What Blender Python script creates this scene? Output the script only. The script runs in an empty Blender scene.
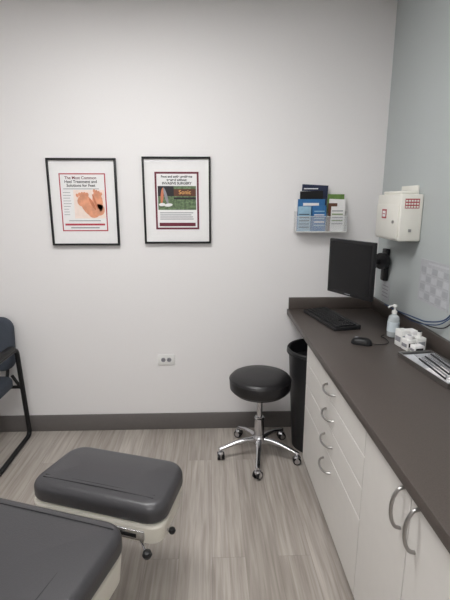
import bpy, bmesh, math, random
from mathutils import Vector, Matrix
random.seed(4)
D = bpy.data
scene = bpy.context.scene
scene.view_settings.view_transform = 'Standard'
scene.view_settings.look = 'None'

# ---------------------------------------------------------------- materials
def srgb(r, g, b):
    def c(v):
        v /= 255.0
        return v/12.92 if v <= .04045 else ((v+.055)/1.055)**2.4
    return (c(r), c(g), c(b), 1)

def mat(name, col, rough=.5, metal=0, noise=0.0, nscale=60, bump=0.0, spec=.5, coat=0, trans=0, alpha=1, emit=None, estr=0):
    m = D.materials.new(name); m.use_nodes = True
    nt = m.node_tree; b = nt.nodes['Principled BSDF']
    b.inputs['Base Color'].default_value = col
    b.inputs['Roughness'].default_value = rough
    b.inputs['Metallic'].default_value = metal
    b.inputs['Specular IOR Level'].default_value = spec
    b.inputs['Coat Weight'].default_value = coat
    b.inputs['Transmission Weight'].default_value = trans
    b.inputs['Alpha'].default_value = alpha
    if emit:
        b.inputs['Emission Color'].default_value = emit
        b.inputs['Emission Strength'].default_value = estr
    if noise or bump:
        tc = nt.nodes.new('ShaderNodeTexCoord')
        n = nt.nodes.new('ShaderNodeTexNoise'); n.inputs['Scale'].default_value = nscale
        n.inputs['Detail'].default_value = 4
        nt.links.new(tc.outputs['Object'], n.inputs['Vector'])
        if noise:
            r = nt.nodes.new('ShaderNodeValToRGB')
            r.color_ramp.elements[0].position = .35; r.color_ramp.elements[1].position = .65
            r.color_ramp.elements[0].color = tuple(c*(1-noise) for c in col[:3])+(1,)
            r.color_ramp.elements[1].color = tuple(min(1, c*(1+noise)) for c in col[:3])+(1,)
            nt.links.new(n.outputs['Fac'], r.inputs['Fac'])
            nt.links.new(r.outputs['Color'], b.inputs['Base Color'])
        if bump:
            bp = nt.nodes.new('ShaderNodeBump'); bp.inputs['Strength'].default_value = bump
            bp.inputs['Distance'].default_value = .002
            nt.links.new(n.outputs['Fac'], bp.inputs['Height'])
            nt.links.new(bp.outputs['Normal'], b.inputs['Normal'])
    return m

M = {}
M['wall'] = mat('wall_paint', srgb(231, 229, 229), .6, bump=.15, nscale=180, noise=.008)
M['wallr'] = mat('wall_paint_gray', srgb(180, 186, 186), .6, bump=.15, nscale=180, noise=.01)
M['ceil'] = mat('ceiling_tile', srgb(235, 235, 232), .9, noise=.05, nscale=90)
M['base'] = mat('vinyl_base', srgb(102, 98, 96), .5, noise=.03)
M['counter'] = mat('laminate_dark', srgb(77, 70, 66), .42, noise=.10, nscale=260, spec=.35)
M['cab'] = mat('cabinet_white', srgb(213, 210, 206), .45, noise=.01, nscale=20, spec=.3)
M['cabdark'] = mat('toe_kick', srgb(70, 66, 63), .6, noise=.05)
M['chrome'] = mat('chrome', srgb(205, 205, 208), .16, 1, noise=.02)
M['steel'] = mat('brushed_nickel', srgb(170, 168, 166), .3, 1, noise=.03)
M['black'] = mat('black_plastic', srgb(22, 22, 24), .45, noise=.05, spec=.35)
M['blackm'] = mat('black_matte', srgb(28, 28, 30), .65, noise=.06, spec=.3)
M['bin'] = mat('bin_plastic', srgb(31, 31, 33), .42, noise=.05)
M['screen'] = mat('screen_glass', srgb(10, 10, 13), .22, noise=.02, spec=.3)
M['vinylblk'] = mat('stool_vinyl', srgb(25, 24, 26), .36, bump=.25, nscale=220, noise=.06)
M['vinyl'] = mat('exam_vinyl', srgb(62, 61, 64), .36, bump=.3, nscale=240, noise=.05)
M['seam'] = mat('seam_dark', srgb(36, 36, 39), .6, noise=.05)
M['cream'] = mat('cream_enamel', srgb(220, 216, 205), .4, noise=.015, nscale=15)
M['cream2'] = mat('cream_box', srgb(228, 226, 218), .45, noise=.01, nscale=15)
M['fabric'] = mat('slate_fabric', srgb(60, 66, 76), .85, noise=.12, nscale=300, bump=.3)
M['white'] = mat('white_plastic', srgb(230, 230, 228), .4, noise=.01)
M['paper'] = mat('paper_white', srgb(232, 231, 231), .7, noise=.01)
M['maroon'] = mat('maroon_ink', srgb(104, 34, 50), .6, noise=.04)
M['red'] = mat('red_ink', srgb(176, 56, 70), .6, noise=.04)
M['redsoft'] = mat('red_print_soft', srgb(170, 72, 78), .6, noise=.04)
M['ink'] = mat('black_ink', srgb(34, 32, 36), .6, noise=.04)
M['gray'] = mat('gray_ink', srgb(140, 140, 146), .6, noise=.04)
M['skin'] = mat('foot_print', srgb(218, 152, 120), .6, noise=.14, nscale=30)
M['skin3'] = mat('foot_print_shade', srgb(196, 122, 90), .6, noise=.14, nscale=30)
M['skin2'] = mat('foot_print_light', srgb(238, 220, 210), .6, noise=.04, nscale=30)
M['brown'] = mat('brown_ink', srgb(92, 56, 40), .6, noise=.1)
M['orange'] = mat('orange_ink', srgb(214, 160, 96), .6, noise=.05)
M['green'] = mat('green_ink', srgb(96, 128, 62), .6, noise=.15, nscale=40)
M['grass'] = mat('grass_photo', srgb(96, 116, 84), .6, noise=.45, nscale=70)
M['blue'] = mat('blue_ink', srgb(46, 106, 160), .55, noise=.08)
M['navy'] = mat('navy_ink', srgb(26, 36, 66), .55, noise=.08)
M['lblue'] = mat('light_blue_ink', srgb(150, 186, 208), .55, noise=.05)
M['silver'] = mat('chart_gray', srgb(178, 180, 184), .35, noise=.04)
M['silver2'] = mat('chart_light', srgb(190, 192, 196), .4, noise=.04)
M['silver3'] = mat('chart_mid', srgb(164, 166, 171), .4, noise=.04)
M['gel'] = mat('sanitizer_gel', srgb(228, 235, 238), .1, noise=.01, trans=.5)
M['gellabel'] = mat('sanitizer_label', srgb(206, 216, 222), .4, noise=.03)
M['acryl'] = mat('clear_acrylic', srgb(240, 243, 245), .1, noise=.01, alpha=.16)
M['cable'] = mat('blue_cable', srgb(44, 70, 110), .5, noise=.03)
M['lens'] = mat('troffer_lens', (1, 1, 1, 1), .5, emit=(1, .99, .98, 1), estr=19.5)

def floor_mat():
    m = D.materials.new('wood_look_vinyl_plank'); m.use_nodes = True
    nt = m.node_tree; b = nt.nodes['Principled BSDF']; L = nt.links.new
    tc = nt.nodes.new('ShaderNodeTexCoord')
    mp = nt.nodes.new('ShaderNodeMapping'); mp.inputs['Rotation'].default_value = (0, 0, math.pi/2)
    L(tc.outputs['Object'], mp.inputs['Vector'])
    br = nt.nodes.new('ShaderNodeTexBrick')
    br.inputs['Scale'].default_value = 1; br.inputs['Brick Width'].default_value = 1.22
    br.inputs['Row Height'].default_value = .152; br.inputs['Mortar Size'].default_value = .0007
    br.inputs['Color1'].default_value = srgb(187, 180, 173); br.inputs['Color2'].default_value = srgb(170, 163, 156)
    br.inputs['Mortar'].default_value = srgb(142, 135, 129)
    br.offset = .37
    L(mp.outputs['Vector'], br.inputs['Vector'])
    sc = nt.nodes.new('ShaderNodeVectorMath'); sc.operation = 'SCALE'; sc.inputs['Scale'].default_value = 90
    L(br.outputs['Color'], sc.inputs[0])
    def grain(scale, det, dist):
        mp2 = nt.nodes.new('ShaderNodeMapping'); mp2.inputs['Scale'].default_value = scale
        L(tc.outputs['Object'], mp2.inputs['Vector'])
        ad = nt.nodes.new('ShaderNodeVectorMath'); ad.operation = 'ADD'
        L(mp2.outputs['Vector'], ad.inputs[0]); L(sc.outputs[0], ad.inputs[1])
        n = nt.nodes.new('ShaderNodeTexNoise'); n.inputs['Scale'].default_value = 1
        n.inputs['Detail'].default_value = det; n.inputs['Distortion'].default_value = dist
        L(ad.outputs[0], n.inputs['Vector']); return n
    n = grain((62, 2.8, 1), 6, .45); n2 = grain((13, 1.1, 1), 3, .3)
    def ramp(src, p0, c0, p1, c1):
        r = nt.nodes.new('ShaderNodeValToRGB'); e = r.color_ramp.elements
        e[0].position = p0; e[0].color = c0; e[1].position = p1; e[1].color = c1
        L(src.outputs['Fac'], r.inputs['Fac']); return r
    r = ramp(n, .30, (.65, .63, .61, 1), .66, (1.0, 1.0, 1.0, 1))
    r2 = ramp(n2, .32, (.86, .85, .84, 1), .68, (1, 1, 1, 1))
    def mul(a, bb):
        mx = nt.nodes.new('ShaderNodeMix'); mx.data_type = 'RGBA'; mx.blend_type = 'MULTIPLY'
        mx.inputs[0].default_value = 1
        L(a, mx.inputs[6]); L(bb, mx.inputs[7]); return mx.outputs[2]
    L(mul(mul(br.outputs['Color'], r.outputs['Color']), r2.outputs['Color']), b.inputs['Base Color'])
    b.inputs['Roughness'].default_value = .42
    bp = nt.nodes.new('ShaderNodeBump'); bp.inputs['Strength'].default_value = .12; bp.inputs['Distance'].default_value = .001
    L(n.outputs['Fac'], bp.inputs['Height']); L(bp.outputs['Normal'], b.inputs['Normal'])
    return m
M['floor'] = floor_mat()

# ---------------------------------------------------------------- mesh helpers
def finish(bm, name, m, parent=None, smooth=True, angle=35):
    bmesh.ops.recalc_face_normals(bm, faces=bm.faces[:])
    me = D.meshes.new(name); bm.to_mesh(me); bm.free()
    if smooth:
        for p in me.polygons: p.use_smooth = True
        me.set_sharp_from_angle(angle=math.radians(angle))
    me.materials.append(M[m])
    o = D.objects.new(name, me); scene.collection.objects.link(o)
    if parent: o.parent = parent
    return o

def group(name, loc=(0, 0, 0), rz=0):
    e = D.objects.new(name, None); scene.collection.objects.link(e)
    e.empty_display_size = .05
    e.location = loc; e.rotation_euler = (0, 0, math.radians(rz))
    return e

def box(name, lo, hi, m, parent=None, bev=0, seg=2):
    bm = bmesh.new(); bmesh.ops.create_cube(bm, size=1)
    lo, hi = Vector(lo), Vector(hi)
    for v in bm.verts:
        v.co = Vector([(lo[i]+hi[i])/2 + v.co[i]*(hi[i]-lo[i]) for i in range(3)])
    if bev: bmesh.ops.bevel(bm, geom=bm.edges[:], offset=bev, segments=seg, affect='EDGES', profile=.5)
    return finish(bm, name, m, parent, smooth=bev > 0)

def outline(w, d, r, n=7):
    pts = []
    r = max(min(r, w/2-1e-4, d/2-1e-4), 1e-4)
    for cx, cy, a0 in ((w/2-r, d/2-r, 0), (-w/2+r, d/2-r, 90), (-w/2+r, -d/2+r, 180), (w/2-r, -d/2+r, 270)):
        for i in range(n+1):
            a = math.radians(a0+90*i/n)
            pts.append((cx+r*math.cos(a), cy+r*math.sin(a)))
    return pts

def loft(name, rings, m, parent=None, mtx=None, cap=True, angle=35):
    bm = bmesh.new(); prev = None; first = None
    for ring in rings:
        vs = [bm.verts.new(p) for p in ring]
        if prev:
            k = len(vs)
            for i in range(k):
                bm.faces.new((prev[i], prev[(i+1) % k], vs[(i+1) % k], vs[i]))
        else: first = vs
        prev = vs
    if cap:
        bm.faces.new(list(reversed(first))); bm.faces.new(prev)
    if mtx: bmesh.ops.transform(bm, matrix=mtx, verts=bm.verts)
    return finish(bm, name, m, parent, angle=angle)

def slab(name, c, w, d, h, rc, re, m, parent=None, mtx=None, taper=0, crown=0, angle=50, warp=None):
    """rounded cushion-like slab; bottom at c.z"""
    rings = []
    N = 6
    def ring(ins, z):
        pts = outline(w-2*ins, d-2*ins, rc-ins*.6)
        if warp: pts = [warp(x, y) for x, y in pts]
        return [(c[0]+x, c[1]+y, c[2]+z) for x, y in pts]
    for i in range(N+1):
        a = math.pi/2*i/N
        rings.append(ring(taper+re*.6*(1-math.sin(a)), re*.6*(1-math.cos(a))))
    for i in range(N+1):
        a = math.pi/2*i/N
        rings.append(ring(re*(1-math.cos(a)), h-re+re*math.sin(a)))
    if crown:
        for k in range(1, 5):
            f = k/5
            rings.append(ring(re+f*min(w, d)*.42, h+crown*(1-(1-f)**2)))
    return loft(name, rings, m, parent, mtx, angle=angle)

def lathe(name, prof, m, parent=None, c=(0, 0, 0), n=40, angle=35):
    rings = [[(c[0]+max(r, 1e-4)*math.cos(2*math.pi*i/n), c[1]+max(r, 1e-4)*math.sin(2*math.pi*i/n), c[2]+z) for i in range(n)] for r, z in prof]
    return loft(name, rings, m, parent, angle=angle)

def rod(name, a, b, r, m, parent=None, r2=None, n=20):
    a, b = Vector(a), Vector(b); r2 = r if r2 is None else r2
    q = (b-a).to_track_quat('Z', 'Y').to_matrix(); L = (b-a).length
    rings = []
    for rr, z in ((r, 0), (r2, L)):
        rings.append([tuple(a+q@Vector((rr*math.cos(2*math.pi*i/n), rr*math.sin(2*math.pi*i/n), z))) for i in range(n)])
    return loft(name, rings, m, parent)

def tube(name, pts, r, m, parent=None, fillet=0, cyclic=False):
    P = [Vector(p) for p in pts]
    path = []
    n = len(P)
    for i in range(n):
        if fillet and (cyclic or 0 < i < n-1):
            a, b, c = P[(i-1) % n], P[i], P[(i+1) % n]
            f = min(fillet, (a-b).length*.49, (c-b).length*.49)
            s = b+(a-b).normalized()*f; e = b+(c-b).normalized()*f
            for k in range(9):
                t = k/8
                path.append((1-t)**2*s+2*t*(1-t)*b+t*t*e)
        else: path.append(P[i])
    cu = D.curves.new(name, 'CURVE'); cu.dimensions = '3D'
    sp = cu.splines.new('POLY'); sp.points.add(len(path)-1)
    for k, p in enumerate(path): sp.points[k].co = (*p, 1)
    sp.use_cyclic_u = cyclic
    cu.bevel_depth = r; cu.bevel_resolution = 5; cu.use_fill_caps = True
    o = D.objects.new(name, cu); scene.collection.objects.link(o)
    dg = bpy.context.evaluated_depsgraph_get()
    me = D.meshes.new_from_object(o.evaluated_get(dg))
    D.objects.remove(o)
    me.name = name
    me.materials.clear(); me.materials.append(M[m])
    for p in me.polygons: p.use_smooth = True
    o = D.objects.new(name, me); scene.collection.objects.link(o)
    if parent: o.parent = parent
    return o

def smooth_path(pts, k=10):
    P = [Vector(p) for p in pts]; P = [P[0]]+P+[P[-1]]; out = []
    for i in range(1, len(P)-2):
        for j in range(k):
            t = j/k
            a, b, c, d = P[i-1], P[i], P[i+1], P[i+2]
            out.append(.5*((2*b)+(c-a)*t+(2*a-5*b+4*c-d)*t*t+(3*b-a-3*c+d)*t**3))
    out.append(P[-2]); return out

def text(name, s, size, loc, rot, m, parent, align='CENTER', bold=0):
    cu = D.curves.new(name, 'FONT'); cu.body = s; cu.size = size
    cu.align_x = align; cu.align_y = 'CENTER'; cu.offset = bold; cu.extrude = .0002
    o = D.objects.new(name, cu); scene.collection.objects.link(o)
    dg = bpy.context.evaluated_depsgraph_get()
    me = D.meshes.new_from_object(o.evaluated_get(dg)); D.objects.remove(o)
    me.materials.clear(); me.materials.append(M[m]); me.name = name
    o = D.objects.new(name, me); scene.collection.objects.link(o)
    o.parent = parent; o.location = loc; o.rotation_euler = rot
    return o

# ---------------------------------------------------------------- room
X0, X1, Y0, Y1, H = -2.5, 1.115, -1.9, 2.84, 2.78
box('floor', (X0-.1, Y0-.1, -.1), (X1+.1, Y1+.1, 0), 'floor')
box('ceiling', (X0-.1, Y0-.1, H), (X1+.1, Y1+.1, H+.1), 'ceil')
box('wall_back', (X0-.1, Y1, 0), (X1+.1, Y1+.1, H), 'wall')
box('wall_right', (X1, Y0, 0), (X1+.1, Y1, H), 'wallr')
box('wall_left', (X0-.1, Y0, 0), (X0, Y1, H), 'wall')
box('wall_front', (X0-.1, Y0-.1, 0), (X1+.1, Y0, H), 'wall')
def baseboard(name, lo, hi):
    return box(name, lo, hi, 'base', bev=.003)
baseboard('baseboard_back', (X0, Y1-.012, 0), (X1, Y1, .122))
baseboard('baseboard_left', (X0, Y0, 0), (X0+.012, Y1-.013, .122))
baseboard('baseboard_front', (X0+.013, Y0, 0), (X1, Y0+.012, .122))
baseboard('baseboard_right', (X1-.012, 2.31, 0), (X1, Y1-.013, .122))

for (cx, cy) in ((-.45, 1.45), (-.45, -.7)):
    g = group('ceiling_light', (cx, cy, H))
    w, d = .6, .3
    box('lens', (-w+.02, -d+.02, -.012), (w-.02, d-.02, -.004), 'lens', g)
    for a in ((-w, -d, w, -d+.02), (-w, d-.02, w, d), (-w, -d+.02, -w+.02, d-.02), (w-.02, -d+.02, w, d-.02)):
        box('trim', (a[0], a[1], -.018), (a[2], a[3], -.001), 'white', g)

# ---------------------------------------------------------------- framed posters
RW = (math.radians(90), 0, 0)
def frame(cx, cz, kind):
    g = group('framed_poster', (cx, Y1-.001, cz))
    w, h = .213, .268; f = .012
    box('backing', (-w+.004, -.012, -h+.004), (w-.004, 0, h-.004), 'paper', g)
    box('frame_top', (-w, -.024, h-f), (w, 0, h), 'black', g, .0015)
    box('frame_bottom', (-w, -.024, -h), (w, 0, -h+f), 'black', g, .0015)
    box('frame_left', (-w, -.0238, -h+f), (-w+f, 0, h-f), 'black', g, .0015)
    box('frame_right', (w-f, -.0238, -h+f), (w, 0, h-f), 'black', g, .0015)
    pw, ph = (.143, .178) if kind == 1 else (.138, .178)
    def fl(n, x0, z0, x1, z1, m, lay):
        box(n, (x0, -.0125-.0006*lay, z0), (x1, -.012, z1), m, g)
    fl('print_border', -pw, -ph, pw, ph, 'red' if kind == 1 else 'maroon', 1)
    b = .007 if kind == 1 else .012
    fl('print_paper', -pw+b, -ph+b, pw-b, ph-b, 'paper', 2)
    def blob(n, cx_, cz_, rx, rz, rot, m, lay):
        bm = bmesh.new()
        c, s = math.cos(rot), math.sin(rot); vs = []
        for i in range(28):
            a = 2*math.pi*i/28
            x, z = rx*math.cos(a), rz*math.sin(a)
            vs.append(bm.verts.new((cx_+x*c-z*s, -.0125-.0006*lay, cz_+x*s+z*c)))
        bm.faces.new(vs); return finish(bm, n, m, g, False)
    T = -.0142
    if kind == 1:
        text('title_1', 'The Most Common', .0245, (-.01, T, .150), RW, 'maroon', g, bold=.0004)
        text('title_2', 'Heel Treatment and', .0245, (-.01, T, .127), RW, 'ink', g, bold=.0004)
        text('title_3', 'Solutions for Feet', .0245, (-.01, T, .104), RW, 'ink', g, bold=.0004)
        fl('subtitle', -.12, .082, .10, .086, 'gray', 3)
        for i in range(9):
            fl('text_line', -.125, .060-i*.017, -.075-random.random()*.02, .063-i*.017, 'gray', 3)
        fl('photo_ground', -.06, -.098, .132, .078, 'skin2', 3)
        # a large bare foot, toes up-left, heel lower-right, with the second foot behind
        blob('foot_near', .030, -.020, .040, .074, .55, 'skin', 5)
        blob('foot_near_ball', .002, .012, .041, .036, .5, 'skin', 6)
        blob('foot_near_heel', .062, -.060, .038, .034, .2, 'skin', 6)
        blob('foot_far', .088, .005, .032, .066, .10, 'skin', 4)
        blob('foot_far_heel', .095, -.045, .034, .036, .0, 'skin', 4)
        blob('arch_shade', .056, -.010, .009, .040, .50, 'skin3', 7)
        blob('between_shade', .072, .005, .006, .050, .30, 'skin3', 7)
        for k in range(5):
            blob('toe', -.036+k*.0155, .044+k*.008-.0016*k*k, .0085, .012, .4, 'skin', 8)
        for k in range(4):
            blob('toe', .070+k*.014, .071-.003*k-.001*k*k, .0075, .011, 0, 'skin', 8)
        fl('tagline', -.10, -.115, .10, -.110, 'gray', 3)
        fl('footer', -.125, -.142, .125, -.130, 'red', 3)
        fl('footer_b', -.09, -.160, .09, -.153, 'gray', 3)
    else:
        text('title_1', 'Foot and ankle problems', .0195, (0, T, .149), RW, 'ink', g, bold=.0006)
        text('title_2', 'treated without', .0195, (0, T, .129), RW, 'ink', g, bold=.0006)
        text('title_3', 'INVASIVE SURGERY', .0215, (0, T, .108), RW, 'ink', g, bold=.0006)
        fl('photo', -.120, -.055, .120, .092, 'grass', 3)
        fl('photo_dark', -.120, .03, -.02, .092, 'ink', 4)
        blob('leg', -.070, .030, .009, .055, .25, 'gray', 5)
        blob('leg_b', -.094, .030, .009, .052, -.1, 'skin3', 5)
        blob('shoe', -.055, -.025, .026, .010, .1, 'paper', 6)
        blob('shoe_b', -.095, -.022, .020, .010, .05, 'paper', 6)
        fl('logo_band', -.02, .030, .120, .074, 'brown', 6)
        text('logo', 'Sonic', .036, (.050, -.0172, .053), RW, 'orange', g, bold=.0006)
        fl('logo_line', -.02, .010, .120, .022, 'ink', 6)
        for i in range(4):
            fl('text_line', -.11, -.076-i*.013, .11-random.random()*.04, -.071-i*.013, 'gray', 3)
        fl('footer', -.115, -.158, .115, -.136, 'maroon', 3)
frame(-.792, 1.584, 1)
frame(-.205, 1.594, 2)

# ---------------------------------------------------------------- outlet
g = group('wall_outlet', (-.307, Y1-.001, .525))
box('plate', (-.058, -.007, -.037), (.058, 0, .037), 'white', g, .003)
for s in (-1, 1):
    cx = s*.02
    lathe('face', [(.0155, 0), (.0155, .002)], 'gray', g, n=24).matrix_basis = Matrix.Translation((cx, -.0068, 0))@Matrix.Rotation(math.radians(90), 4, 'X')
    box('slot', (cx-.006, -.0095, .003), (cx+.002, -.0088, .0055), 'ink', g)
    box('slot_b', (cx-.006, -.0095, -.0055), (cx+.002, -.0088, -.003), 'ink', g)
    box('ground', (cx+.006, -.0095, -.002), (cx+.010, -.0088, .002), 'ink', g)
box('screw', (-.0015, -.008, -.0015), (.0015, -.0068, .0015), 'steel', g)

# ---------------------------------------------------------------- brochure rack
g = group('brochure_rack', (.708, Y1-.002, 1.40))
W = .162
box('back_panel', (-W, -.004, 0), (W, 0, .20), 'white', g, .001)
box('bottom_shelf', (-W, -.085, 0), (W, -.004, .004), 'acryl', g)
box('front_lip', (-W, -.088, 0), (W, -.085, .10), 'acryl', g)
box('front_edge', (-W, -.0888, .0985), (W, -.085, .1005), 'white', g)
box('base_edge', (-W, -.0888, 0), (W, -.0881, .006), 'white', g)
for x in (-W, 0.035, W-.003):
    box('divider', (x, -.0849, .005), (x+.003, -.004, .13), 'acryl', g)
def leaf(n, x0, x1, h, y, m, tilt=0, z0=.006, rz=0):
    o = box(n, (-(x1-x0)/2, -.003, 0), ((x1-x0)/2, .003, h), m, g)
    o.location = ((x0+x1)/2, y, z0); o.rotation_euler = (math.radians(tilt), math.radians(rz), 0)
    return o
leaf('booklet_navy', -.135, .03, .288, -.018, 'navy', 2, rz=3)
leaf('booklet_white', -.155, -.06, .250, -.026, 'paper', 4)
leaf('booklet_dark', -.13, .015, .25, -.036, 'black', 4, rz=-2)
leaf('booklet_blue', -.152, .018, .20, -.052, 'blue', 4)
leaf('booklet_lightblue', -.150, -.07, .155, -.066, 'lblue', 4)
leaf('booklet_blue_b', -.06, .026, .16, -.072, 'blue', 3)
leaf('booklet_green', .045, .15, .230, -.024, 'green', 2)
leaf('booklet_cream', .045, .15, .200, -.034, 'paper', 3, rz=2)
leaf('booklet_brown', .043, .10, .175, -.046, 'brown', 4)
leaf('booklet_pale', .06, .148, .155, -.060, 'paper', 4)
for k, (a, b, z, mm) in enumerate(((-.11, -.02, .270, 'paper'), (-.10, -.03, .235, 'orange'))):
    box('title_strip', (a, -.0325-.018*k, z-.003), (b, -.0305-.018*k, z+.003), mm, g)
box('title_block', (-.12, -.0705, .165), (-.02, -.0695, .182), 'paper', g)
for i in range(5):
    box('title_strip', (.065, -.0745, .05+i*.02), (.135, -.0725, .056+i*.02), 'green' if i % 2 else 'gray', g)
    box('title_strip', (-.145, -.0805, .03+i*.02), (-.08, -.0795, .035+i*.02), 'navy', g)
    box('title_strip', (-.05, -.0835, .04+i*.022), (.015, -.0825, .046+i*.022), 'paper' if i % 2 else 'lblue', g)

# ---------------------------------------------------------------- sharps cabinet (right wall)
g = group('sharps_disposal_cabinet', (X1-.001, 2.43, 1.385))
box('body', (-.12, -.16, 0), (0, .16, .245), 'cream2', g, .008, 3)
box('front_door', (-.127, -.148, .012), (-.1195, .148, .19), 'cream2', g, .003)
box('top_cap', (-.105, -.12, .2452), (-.02, .12, .262), 'cream2', g, .006, 3)
box('cap_label', (-.085, -.05, .2622), (-.045, .05, .264), 'gray', g)
box('wall_bracket', (-.012, -.10, .2453), (0, .10, .292), 'cream2', g, .004)
box('grille_plate', (-.098, -.1612, .172), (-.022, -.1598, .222), 'redsoft', g)
for i in range(3):
    for j in range(5):
        box('grille_cell', (-.095+j*.0146, -.1625, .176+i*.0154), (-.085+j*.0146, -.1610, .185+i*.0154), 'cream2', g)
box('lock', (-.07, -.164, .05), (-.055, -.1598, .065), 'steel', g)
box('biohazard_label', (-.1290, .0, .115), (-.1272, .06, .165), 'redsoft', g)
box('label_text', (-.1298, .010, .124), (-.1291, .050, .156), 'paper', g)
box('label_grid', (-.1304, .015, .138), (-.1299, .045, .142), 'redsoft', g)
lathe('door_lock', [(.008, 0), (.008, .008), (.004, .01)], 'steel', g, n=16).matrix_basis = Matrix.Translation((-.127, -.1, .1))@Matrix.Rotation(math.radians(-90), 4, 'Y')

# ---------------------------------------------------------------- counter / cabinets
g = group('base_cabinet_counter', (0, 0, 0))
CY0, CY1 = -.8, 2.30
FX = .545
box('countertop', (.52, CY0, .842), (X1-.001, Y1-.001, .88), 'counter', g, .003)
box('carcass', (FX+.02, CY0, .10), (X1-.014, CY1, .8418), 'cab', g)
box('toe_kick', (FX+.08, CY0, 0), (X1-.014, CY1-.002, .0998), 'cabdark', g)
box('support_cleat', (.60, Y1-.05, .80), (X1-.03, Y1-.002, .8418), 'cab', g)
def front(n, y0, y1, z0, z1):
    box(n, (FX, y0+.002, z0+.0015), (FX+.0195, y1-.002, z1-.0015), 'cab', g, .001, 1)
def pull_h(y, z, L=.128):
    pts = [(FX, y-L/2, z), (FX-.018, y-L/2+.008, z-.002), (FX-.030, y-L/4, z-.004), (FX-.034, y, z-.005), (FX-.030, y+L/4, z-.004), (FX-.018, y+L/2-.008, z-.002), (FX, y+L/2, z)]
    tube('drawer_pull', smooth_path(pts), .0055, 'steel', g)
def pull_v(y, z, L=.135):
    pts = [(FX, y, z-L/2), (FX-.018, y, z-L/2+.008), (FX-.030, y, z-L/4), (FX-.034, y, z), (FX-.030, y, z+L/4), (FX-.018, y, z+L/2-.008), (FX, y, z+L/2)]
    tube('door_pull', smooth_path(pts), .0055, 'steel', g)
def drawers(y0, y1):
    zs = [.832, .705, .575, .445, .102]
    for i in range(4): front('drawer', y0, y1, zs[i+1], zs[i])
    for z in (.765, .64, .51, .38): pull_h((y0+y1)/2-.03, z)
def doors(y0, y1):
    c = (y0+y1)/2
    front('door', c, y1, .102, .832); front('door', y0, c, .102, .832)
    pull_v(c+.045, .742); pull_v(c-.045, .742)
drawers(1.36, CY1); doors(.66, 1.36); doors(-.04, .66); doors(-.74, -.04)
box('counter_backsplash', (.53, Y1-.02, .8805), (X1-.001, Y1-.001, .960), 'counter', None, .002)
box('counter_backsplash', (X1-.02, CY0, .8805), (X1-.001, Y1-.021, .960), 'counter', None, .002)

# ---------------------------------------------------------------- trash can
g = group('trash_can', (.68, 2.60, .001))
lathe('body', [(.135, 0), (.14, .006), (.178, .645), (.19, .65), (.192, .675), (.186, .685), (.176, .68), (.17, .645), (.134, .02), (0, .02)], 'bin', g, n=48)
tube('bag_rim', [(.189*math.cos(a/24*math.pi), .189*math.sin(a/24*math.pi), .657) for a in range(48)], .004, 'black', g, cyclic=True)
lathe('liner', [(.168, .60), (.166, .58), (.02, .50), (0, .50)], 'blackm', g, n=32)

# ---------------------------------------------------------------- monitor + arm
MC = (.782, 2.36, 1.229)
g = group('computer_monitor', MC, -64.5)
w, h = .172, .156
box('bezel', (-w, -.012, -h), (w, .012, h), 'black', g, .005, 3)
box('screen', (-w+.016, -.0135, -h+.022), (w-.016, -.0119, h-.016), 'screen', g)
slab('rear_housing', (0, 0, 0), .28, .24, .03, .03, .014, 'black', g, Matrix.Translation((0, .042, 0))@Matrix.Rotation(math.radians(90), 4, 'X'))
box('brand_strip', (-.02, -.0142, -h+.008), (.02, -.012, -h+.013), 'gray', g)
box('vesa_plate', (-.05, .042, -.05), (.05, .048, .05), 'blackm', g, .002)
lathe('tilt_head', [(.03, 0), (.034, .004), (.034, .022), (.028, .028)], 'black', g, n=28).matrix_basis = Matrix.Translation((0, .047, 0))@Matrix.Rotation(math.radians(-90), 4, 'X')
Rm = Matrix.Rotation(math.radians(64.5), 3, 'Z')
def toloc(p):
    v = Vector(p)-Vector(MC); return Rm@v
e1 = toloc((.855, 2.395, 1.229)); e2 = toloc((.985, 2.58, 1.229)); e3 = toloc((1.07, 2.66, 1.229))
rod('arm_front', e1, e2, .015, 'black', g)
rod('arm_rear', e2, e3, .017, 'black', g)
rod('elbow', e2+Vector((0, 0, -.03)), e2+Vector((0, 0, .03)), .025, 'black', g, n=28)
rod('wall_disc', toloc((1.045, 2.61, 1.235)), toloc((1.075, 2.625, 1.235)), .05, 'black', g, n=36)
wp = box('wall_plate', (-.012, -.028, -.10), (.018, .028, .10), 'black', g, .006, 3)
wp.location = toloc((1.0955, 2.66, 1.205)); wp.rotation_euler = (0, 0, math.radians(64.5))

# ---------------------------------------------------------------- keyboard, mouse
g = group('computer_keyboard', (.735, 2.545, .881), -79)
KW, KD = .45, .165
loft('tray', [[(x, y, z+(.010 if y > 0 else 0)*(1 if z > 0 else 0)) for x, y in outline(KW-ins, KD-ins, .008)] for ins, z in ((0, 0), (0, .012), (.004, .015))], 'black', g)
for r in range(6):
    for k in range(19):
        kw = .0195
        xx = -.205+k*.0218
        y = -.063+r*.0215
        if k in (14,) and r in (3,): continue
        zz = .0155+(y+KD/2)/KD*.010
        if r == 0 and 3 < k < 9:
            if k == 4: box('space_bar', (xx, y, zz), (xx+.0218*5-.002, y+.018, zz+.006), 'blackm', g, .0015, 1)
            continue
        box('key', (xx, y, zz), (xx+kw, y+.0185, zz+.006), 'blackm', g, .0015, 1)

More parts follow.
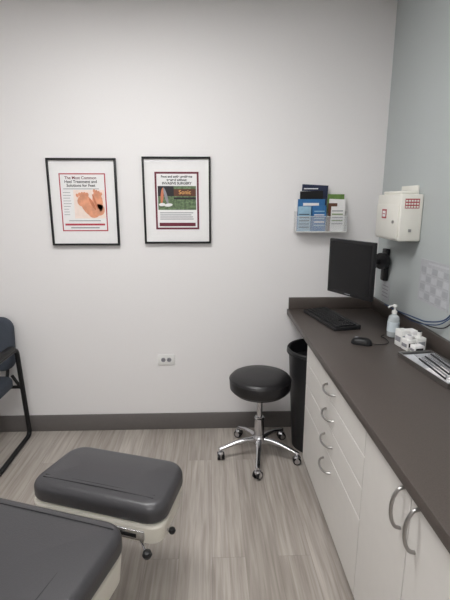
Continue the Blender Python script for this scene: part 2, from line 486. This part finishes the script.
g = group('computer_mouse', (.775, 2.09, .881), 60)
rings = []
for i in range(9):
    a = math.pi/2*i/8
    s = math.cos(a)**.6 if i < 8 else .02
    rings.append([(x*s, y*s*1.0, .034*math.sin(a)) for x, y in outline(.062, .108, .03)])
loft('shell', rings, 'black', g)
box('scroll_wheel', (-.004, .018, .025), (.004, .036, .034), 'gray', g, .002)
tube('cable', smooth_path([(0, -.05, .008), (.02, -.09, .004), (.07, -.12, .003), (.13, -.10, .003), (.17, -.07, .003), (.20, -.08, .003)]), .0022, 'black', g)

# ---------------------------------------------------------------- sanitizer
g = group('hand_sanitizer_bottle', (.985, 2.21, .881))
lathe('bottle', [(.026, 0), (.030, .003), (.031, .02), (.031, .095), (.026, .112), (.013, .122), (.012, .130)], 'gel', g, n=32)
lathe('label', [(.0316, .03), (.0316, .085)], 'gellabel', g, n=32)
lathe('collar', [(.014, .128), (.014, .142), (.006, .145), (.005, .165)], 'white', g, n=24)
lathe('pump_head', [(.010, .163), (.012, .166), (.011, .175), (.006, .178)], 'white', g, n=24)
tube('spout', [(0, 0, .171), (-.03, -.01, .171), (-.042, -.014, .163)], .0045, 'white', g, fillet=.008)

# ---------------------------------------------------------------- supply boxes
g = group('medical_supply_boxes', (1.000, 2.055, .881), 10)
def carton(x0, y0, x1, y1, h, m='white'):
    box('carton', (x0, y0, 0), (x1, y1, h), m, g, .002)
    box('carton_print', (x0+.006, y0-.0012, h*.35), (x1-.006, y0-.0002, h*.7), 'ink' if h < .06 else 'silver3', g)
    box('carton_print', (x0-.0012, y0+.006, h*.3), (x0-.0002, y1-.006, h*.6), 'gray', g)
carton(-.055, -.02, -.012, .035, .085)
carton(-.006, -.02, .040, .035, .080, 'paper')
carton(-.058, -.078, -.012, -.026, .055)
carton(-.006, -.080, .042, -.026, .062)
carton(-.050, -.125, .0, -.086, .04, 'paper')
rod('tape_roll', (-.034, -.052, .0555), (-.034, -.052, .073), .02, 'paper', g)
rod('tape_core', (-.034, -.052, .0735), (-.034, -.052, .0745), .010, 'gray', g)
rod('vial', (.018, -.055, .0625), (.018, -.055, .088), .011, 'white', g)
rod('vial_cap', (.018, -.055, .0885), (.018, -.055, .094), .009, 'ink', g)

# ---------------------------------------------------------------- tray
g = group('instrument_tray', (.985, 1.745, .881), 6)
box('base', (-.085, -.20, 0), (.085, .17, .004), 'steel', g)
for x in (-.085, .081): box('side', (x, -.20, .004), (x+.004, .17, .022), 'steel', g)
box('end', (-.081, .166, .004), (.081, .17, .022), 'steel', g)
box('end', (-.081, -.20, .004), (.081, -.196, .022), 'steel', g)
box('paper_stack', (-.075, -.19, .0045), (.078, .155, .012), 'silver2', g)
o = box('brochure', (-.05, -.07, 0), (.05, .07, .003), 'paper', g); o.location = (-.02, -.09, .0125); o.rotation_euler = (0, 0, .2)
o = box('brochure_b', (-.045, -.05, 0), (.045, .05, .003), 'silver3', g); o.location = (.02, .09, .0125); o.rotation_euler = (0, 0, -.15)
for k in range(6):
    x = -.060+.022*k
    tube('instrument', [(x, -.15+.02*k, .020), (x+.018, .0+.015*k, .020), (x+.022, .07+.012*k, .022)], .0038, ('ink', 'chrome', 'ink', 'chrome', 'ink', 'chrome')[k], g, fillet=.02)
for k in (1, 3):
    x = -.060+.022*k
    tube('scissor_ring', [(x+.012*math.cos(a/8*math.pi), -.16+.02*k+.012*math.sin(a/8*math.pi), .020) for a in range(16)], .002, 'chrome', g, cyclic=True)

# ---------------------------------------------------------------- wall chart, notice, cables
g = group('wall_chart', (X1-.001, 2.085, 1.195))
box('sheet', (-.003, -.155, -.112), (0, .145, .108), 'silver', g)
box('header', (-.0036, -.130, .086), (-.003, .06, .096), 'silver2', g)
for r in range(4):
    for c in range(5):
        y = -.142+c*.056; z = .040-r*.045
        box('panel', (-.0036, y, z), (-.003, y+.048, z+.030), 'silver2' if (r+c) % 2 else 'silver3', g)
        box('caption', (-.0036, y, z-.007), (-.003, y+.040, z-.004), 'silver3', g)
g = group('wall_notice', (X1-.001, 2.66, 1.04))
box('sheet', (-.002, -.06, -.06), (0, .06, .055), 'silver', g)
for i in range(4): box('line', (-.0026, -.045, -.04+i*.022), (-.002, .045, -.034+i*.022), 'gray', g)

g = group('network_cable', (.022, 0, 0))
tube('cable_a', smooth_path([(1.087, 1.86, 1.12), (1.072, 1.92, 1.05), (1.055, 2.04, 1.01), (1.05, 2.14, 1.0), (1.055, 2.24, .99), (1.065, 2.36, .975), (1.07, 2.5, .966), (1.07, 2.6, .965)]), .0035, 'cable', g)
tube('cable_b', smooth_path([(1.087, 1.83, 1.09), (1.070, 1.90, 1.02), (1.06, 2.0, .995), (1.06, 2.10, .985), (1.062, 2.2, .975), (1.066, 2.3, .966), (1.068, 2.4, .965)]), .003, 'black', g)
tube('cable_c', smooth_path([(1.087, 1.85, 1.10), (1.066, 1.93, 1.03), (1.055, 2.02, 1.0), (1.060, 2.12, .98), (1.066, 2.22, .966), (1.066, 2.3, .965)]), .003, 'cable', g)
box('jack_plate', (X1-.028, 1.80, 1.06), (X1-.0235, 1.88, 1.14), 'white', g, .002)

# ---------------------------------------------------------------- stool
g = group('rolling_stool', (.305, 2.49, 0), 16)
R = .188
prof = [(.165, .448), (.174, .453), (R, .469), (R+.002, .505), (R, .528), (R-.010, .543), (R-.03, .551), (.09, .557), (0, .559)]
lathe('seat', prof, 'vinylblk', g, n=56, angle=60)
tube('seat_piping', [((R+.001)*math.cos(a/28*math.pi), (R+.001)*math.sin(a/28*math.pi), .526) for a in range(56)], .003, 'vinylblk', g, cyclic=True)
lathe('seat_pan', [(.10, .435), (.16, .441), (.165, .449), (0, .449)], 'blackm', g)
lathe('column', [(.032, .10), (.032, .26), (.027, .265), (.027, .27), (.017, .272), (.017, .42), (.05, .425), (.05, .436)], 'chrome', g, n=28)
lathe('hub', [(.036, .085), (.043, .095), (.043, .13), (.034, .142), (.032, .15)], 'chrome', g, n=32)
rod('height_lever', (.03, 0, .427), (.15, .02, .423), .004, 'chrome', g)
for k in range(5):
    a = math.radians(72*k+30)
    c, s = math.cos(a), math.sin(a)
    rings = []
    for r, z, hw, hh in ((.03, .112, .020, .022), (.08, .113, .018, .018), (.15, .103, .015, .015), (.22, .082, .014, .012), (.25, .074, .015, .011), (.264, .072, .009, .008)):
        rings.append([(c*r-s*y*hw, s*r+c*y*hw, z+zz*hh) for y, zz in [(math.cos(t*math.pi/6), math.sin(t*math.pi/6)) for t in range(12)]])
    loft('leg', rings, 'chrome', g, angle=60)
    cx, cy = c*.25, s*.25
    rod('caster_stem', (cx, cy, .04), (cx, cy, .075), .007, 'chrome', g)
    t = a+1.1+k
    tx, ty = math.cos(t), math.sin(t)
    for sd in (-1, 1):
        w0 = Vector((cx+tx*.008*sd, cy+ty*.008*sd, .0265)); w1 = Vector((cx+tx*.021*sd, cy+ty*.021*sd, .0265))
        rod('caster_wheel', w0, w1, .026, 'blackm', g, r2=.024, n=24)
        w2 = w1+Vector((tx*.0015*sd, ty*.0015*sd, 0))
        rod('wheel_cap', w1, w2, .017, 'chrome', g, n=20)
    rings = []
    for zz, rr in ((.036, .022), (.047, .023), (.057, .017), (.060, .006)):
        rings.append([(cx+rr*math.cos(q*math.pi/8), cy+rr*math.sin(q*math.pi/8), zz) for q in range(16)])
    loft('caster_hood', rings, 'chrome', g)

# ---------------------------------------------------------------- guest chair
g = group('guest_chair', (-1.535, 2.51, 0))
HW = .275
for s in (-1, 1):
    x = s*HW
    tube('side_frame', [(x, -.22, .014), (x, .26, .014), (x, .20, .66), (x, -.20, .66)], .0155, 'black', g, fillet=.045, cyclic=True)
    slab('armrest', (x, 0, .672), .05, .30, .025, .024, .01, 'black', g)
    rod('back_stay', (x, .225, .36), (s*.22, .215, .47), .010, 'black', g)
rod('cross_front', (-HW, -.17, .385), (HW, -.17, .385), .011, 'black', g)
rod('cross_rear', (-HW, .22, .385), (HW, .22, .385), .011, 'black', g)
slab('seat_cushion', (0, -.01, .397), .48, .46, .075, .06, .03, 'fabric', g, crown=.008, angle=60)
mt = Matrix.Translation((0, .235, .50))@Matrix.Rotation(math.radians(84), 4, 'X')
slab('back_cushion', (0, .175, -.03), .48, .36, .06, .08, .025, 'fabric', g, mt, crown=.008, angle=60)
for s in (-1, 1):
    tube('back_upright', [(s*.18, .20, .385), (s*.18, .255, .50), (s*.18, .262, .75)], .011, 'black', g, fillet=.04)

# ---------------------------------------------------------------- exam chair
g = group('podiatry_exam_chair', (-.412, 1.555, 0), -18)
def fw(x, y):      # far edge a little narrower than the near edge
    return (x*(1.04-.30*(y+.15)), y)
slab('leg_rest_cushion', (0.005, .01, .452), .56, .31, .080, .075, .034, 'vinyl', g, crown=.012, angle=60, warp=fw)
slab('leg_rest_housing', (0.005, .002, .365), .555, .293, .086, .06, .012, 'cream', g, taper=.012, warp=fw)
box('housing_slot', (-.18, -.1485, .388), (.22, -.138, .428), 'chrome', g, .002)
box('housing_slot_dark', (-.17, -.1505, .400), (.19, -.1482, .414), 'black', g)
def seamline(pts, r=.0018): tube('seam', pts, r, 'seam', g)
for y in (-.078, -.093):
    seamline([(-.238+.0238*i, y, .5328+.0035*(1-(abs(i-10)/10)**2)) for i in range(21)])
for s in (-1, 1):
    box('slide_rail', (s*.13-.034, -.50, .372), (s*.13-.006, -.12, .392), 'chrome', g, .003)
rod('release_lever', (.19, -.12, .375), (.235, -.165, .368), .006, 'chrome', g)
lathe('lever_knob', [(.004, 0), (.014, .004), (.018, .014), (.014, .026), (.004, .030)], 'black', g, (.246, -.176, .352), n=20)
rod('side_lever', (.22, -.07, .39), (.295, -.07, .39), .005, 'chrome', g)
lathe('side_knob', [(.004, 0), (.011, .003), (.014, .011), (.011, .020), (.004, .023)], 'black', g, (.298, -.07, .379), n=20)
# seat
cx = -.070
slab('seat_cushion', (cx, -.595, .480), .60, .68, .082, .075, .034, 'vinyl', g, crown=.010, angle=60)
slab('seat_frame', (cx, -.595, .374), .59, .665, .105, .065, .012, 'cream', g, taper=.008)
for k in range(3):
    x = cx-.20+k*.2
    seamline([(x, -.885+.056*i, .5620+.0045*(1-abs(i-5)/5)) for i in range(11)])
seamline([(cx-.265+.0265*i, -.300, .5627+.002*(1-(abs(i-10)/10)**2)) for i in range(21)])
# base
slab('pedestal_upper', (cx, -.66, .16), .36, .40, .213, .05, .01, 'cream', g)
slab('pedestal_base', (cx, -.70, .001), .46, .60, .158, .07, .02, 'cream', g)
# back section
mb = Matrix.Translation((cx, -.965, .50))@Matrix.Rotation(math.radians(-52), 4, 'X')
slab('back_cushion', (0, -.36, 0), .56, .66, .085, .08, .032, 'vinyl', g, mb, crown=.01, angle=60)
slab('back_frame', (0, -.34, -.05), .48, .56, .049, .05, .012, 'cream', g, mb)
slab('head_cushion', (0, -.80, .0), .30, .18, .08, .06, .03, 'vinyl', g, mb, crown=.008, angle=60)
box('head_bar', (-.03, -.80, -.02), (.03, -.60, -.002), 'chrome', g).matrix_basis = mb

# ---------------------------------------------------------------- camera, world
cam = D.cameras.new('camera'); co = D.objects.new('camera', cam); scene.collection.objects.link(co)
cam.sensor_fit = 'VERTICAL'; cam.sensor_height = 36; cam.lens = 25.98; cam.clip_start = .02
co.location = (0, 0, 1.60); co.rotation_euler = (math.radians(77), 0, math.radians(-2))
scene.camera = co
w = D.worlds.new('world'); scene.world = w; w.use_nodes = True
w.node_tree.nodes['Background'].inputs['Color'].default_value = (.8, .85, .9, 1)
w.node_tree.nodes['Background'].inputs['Strength'].default_value = .3
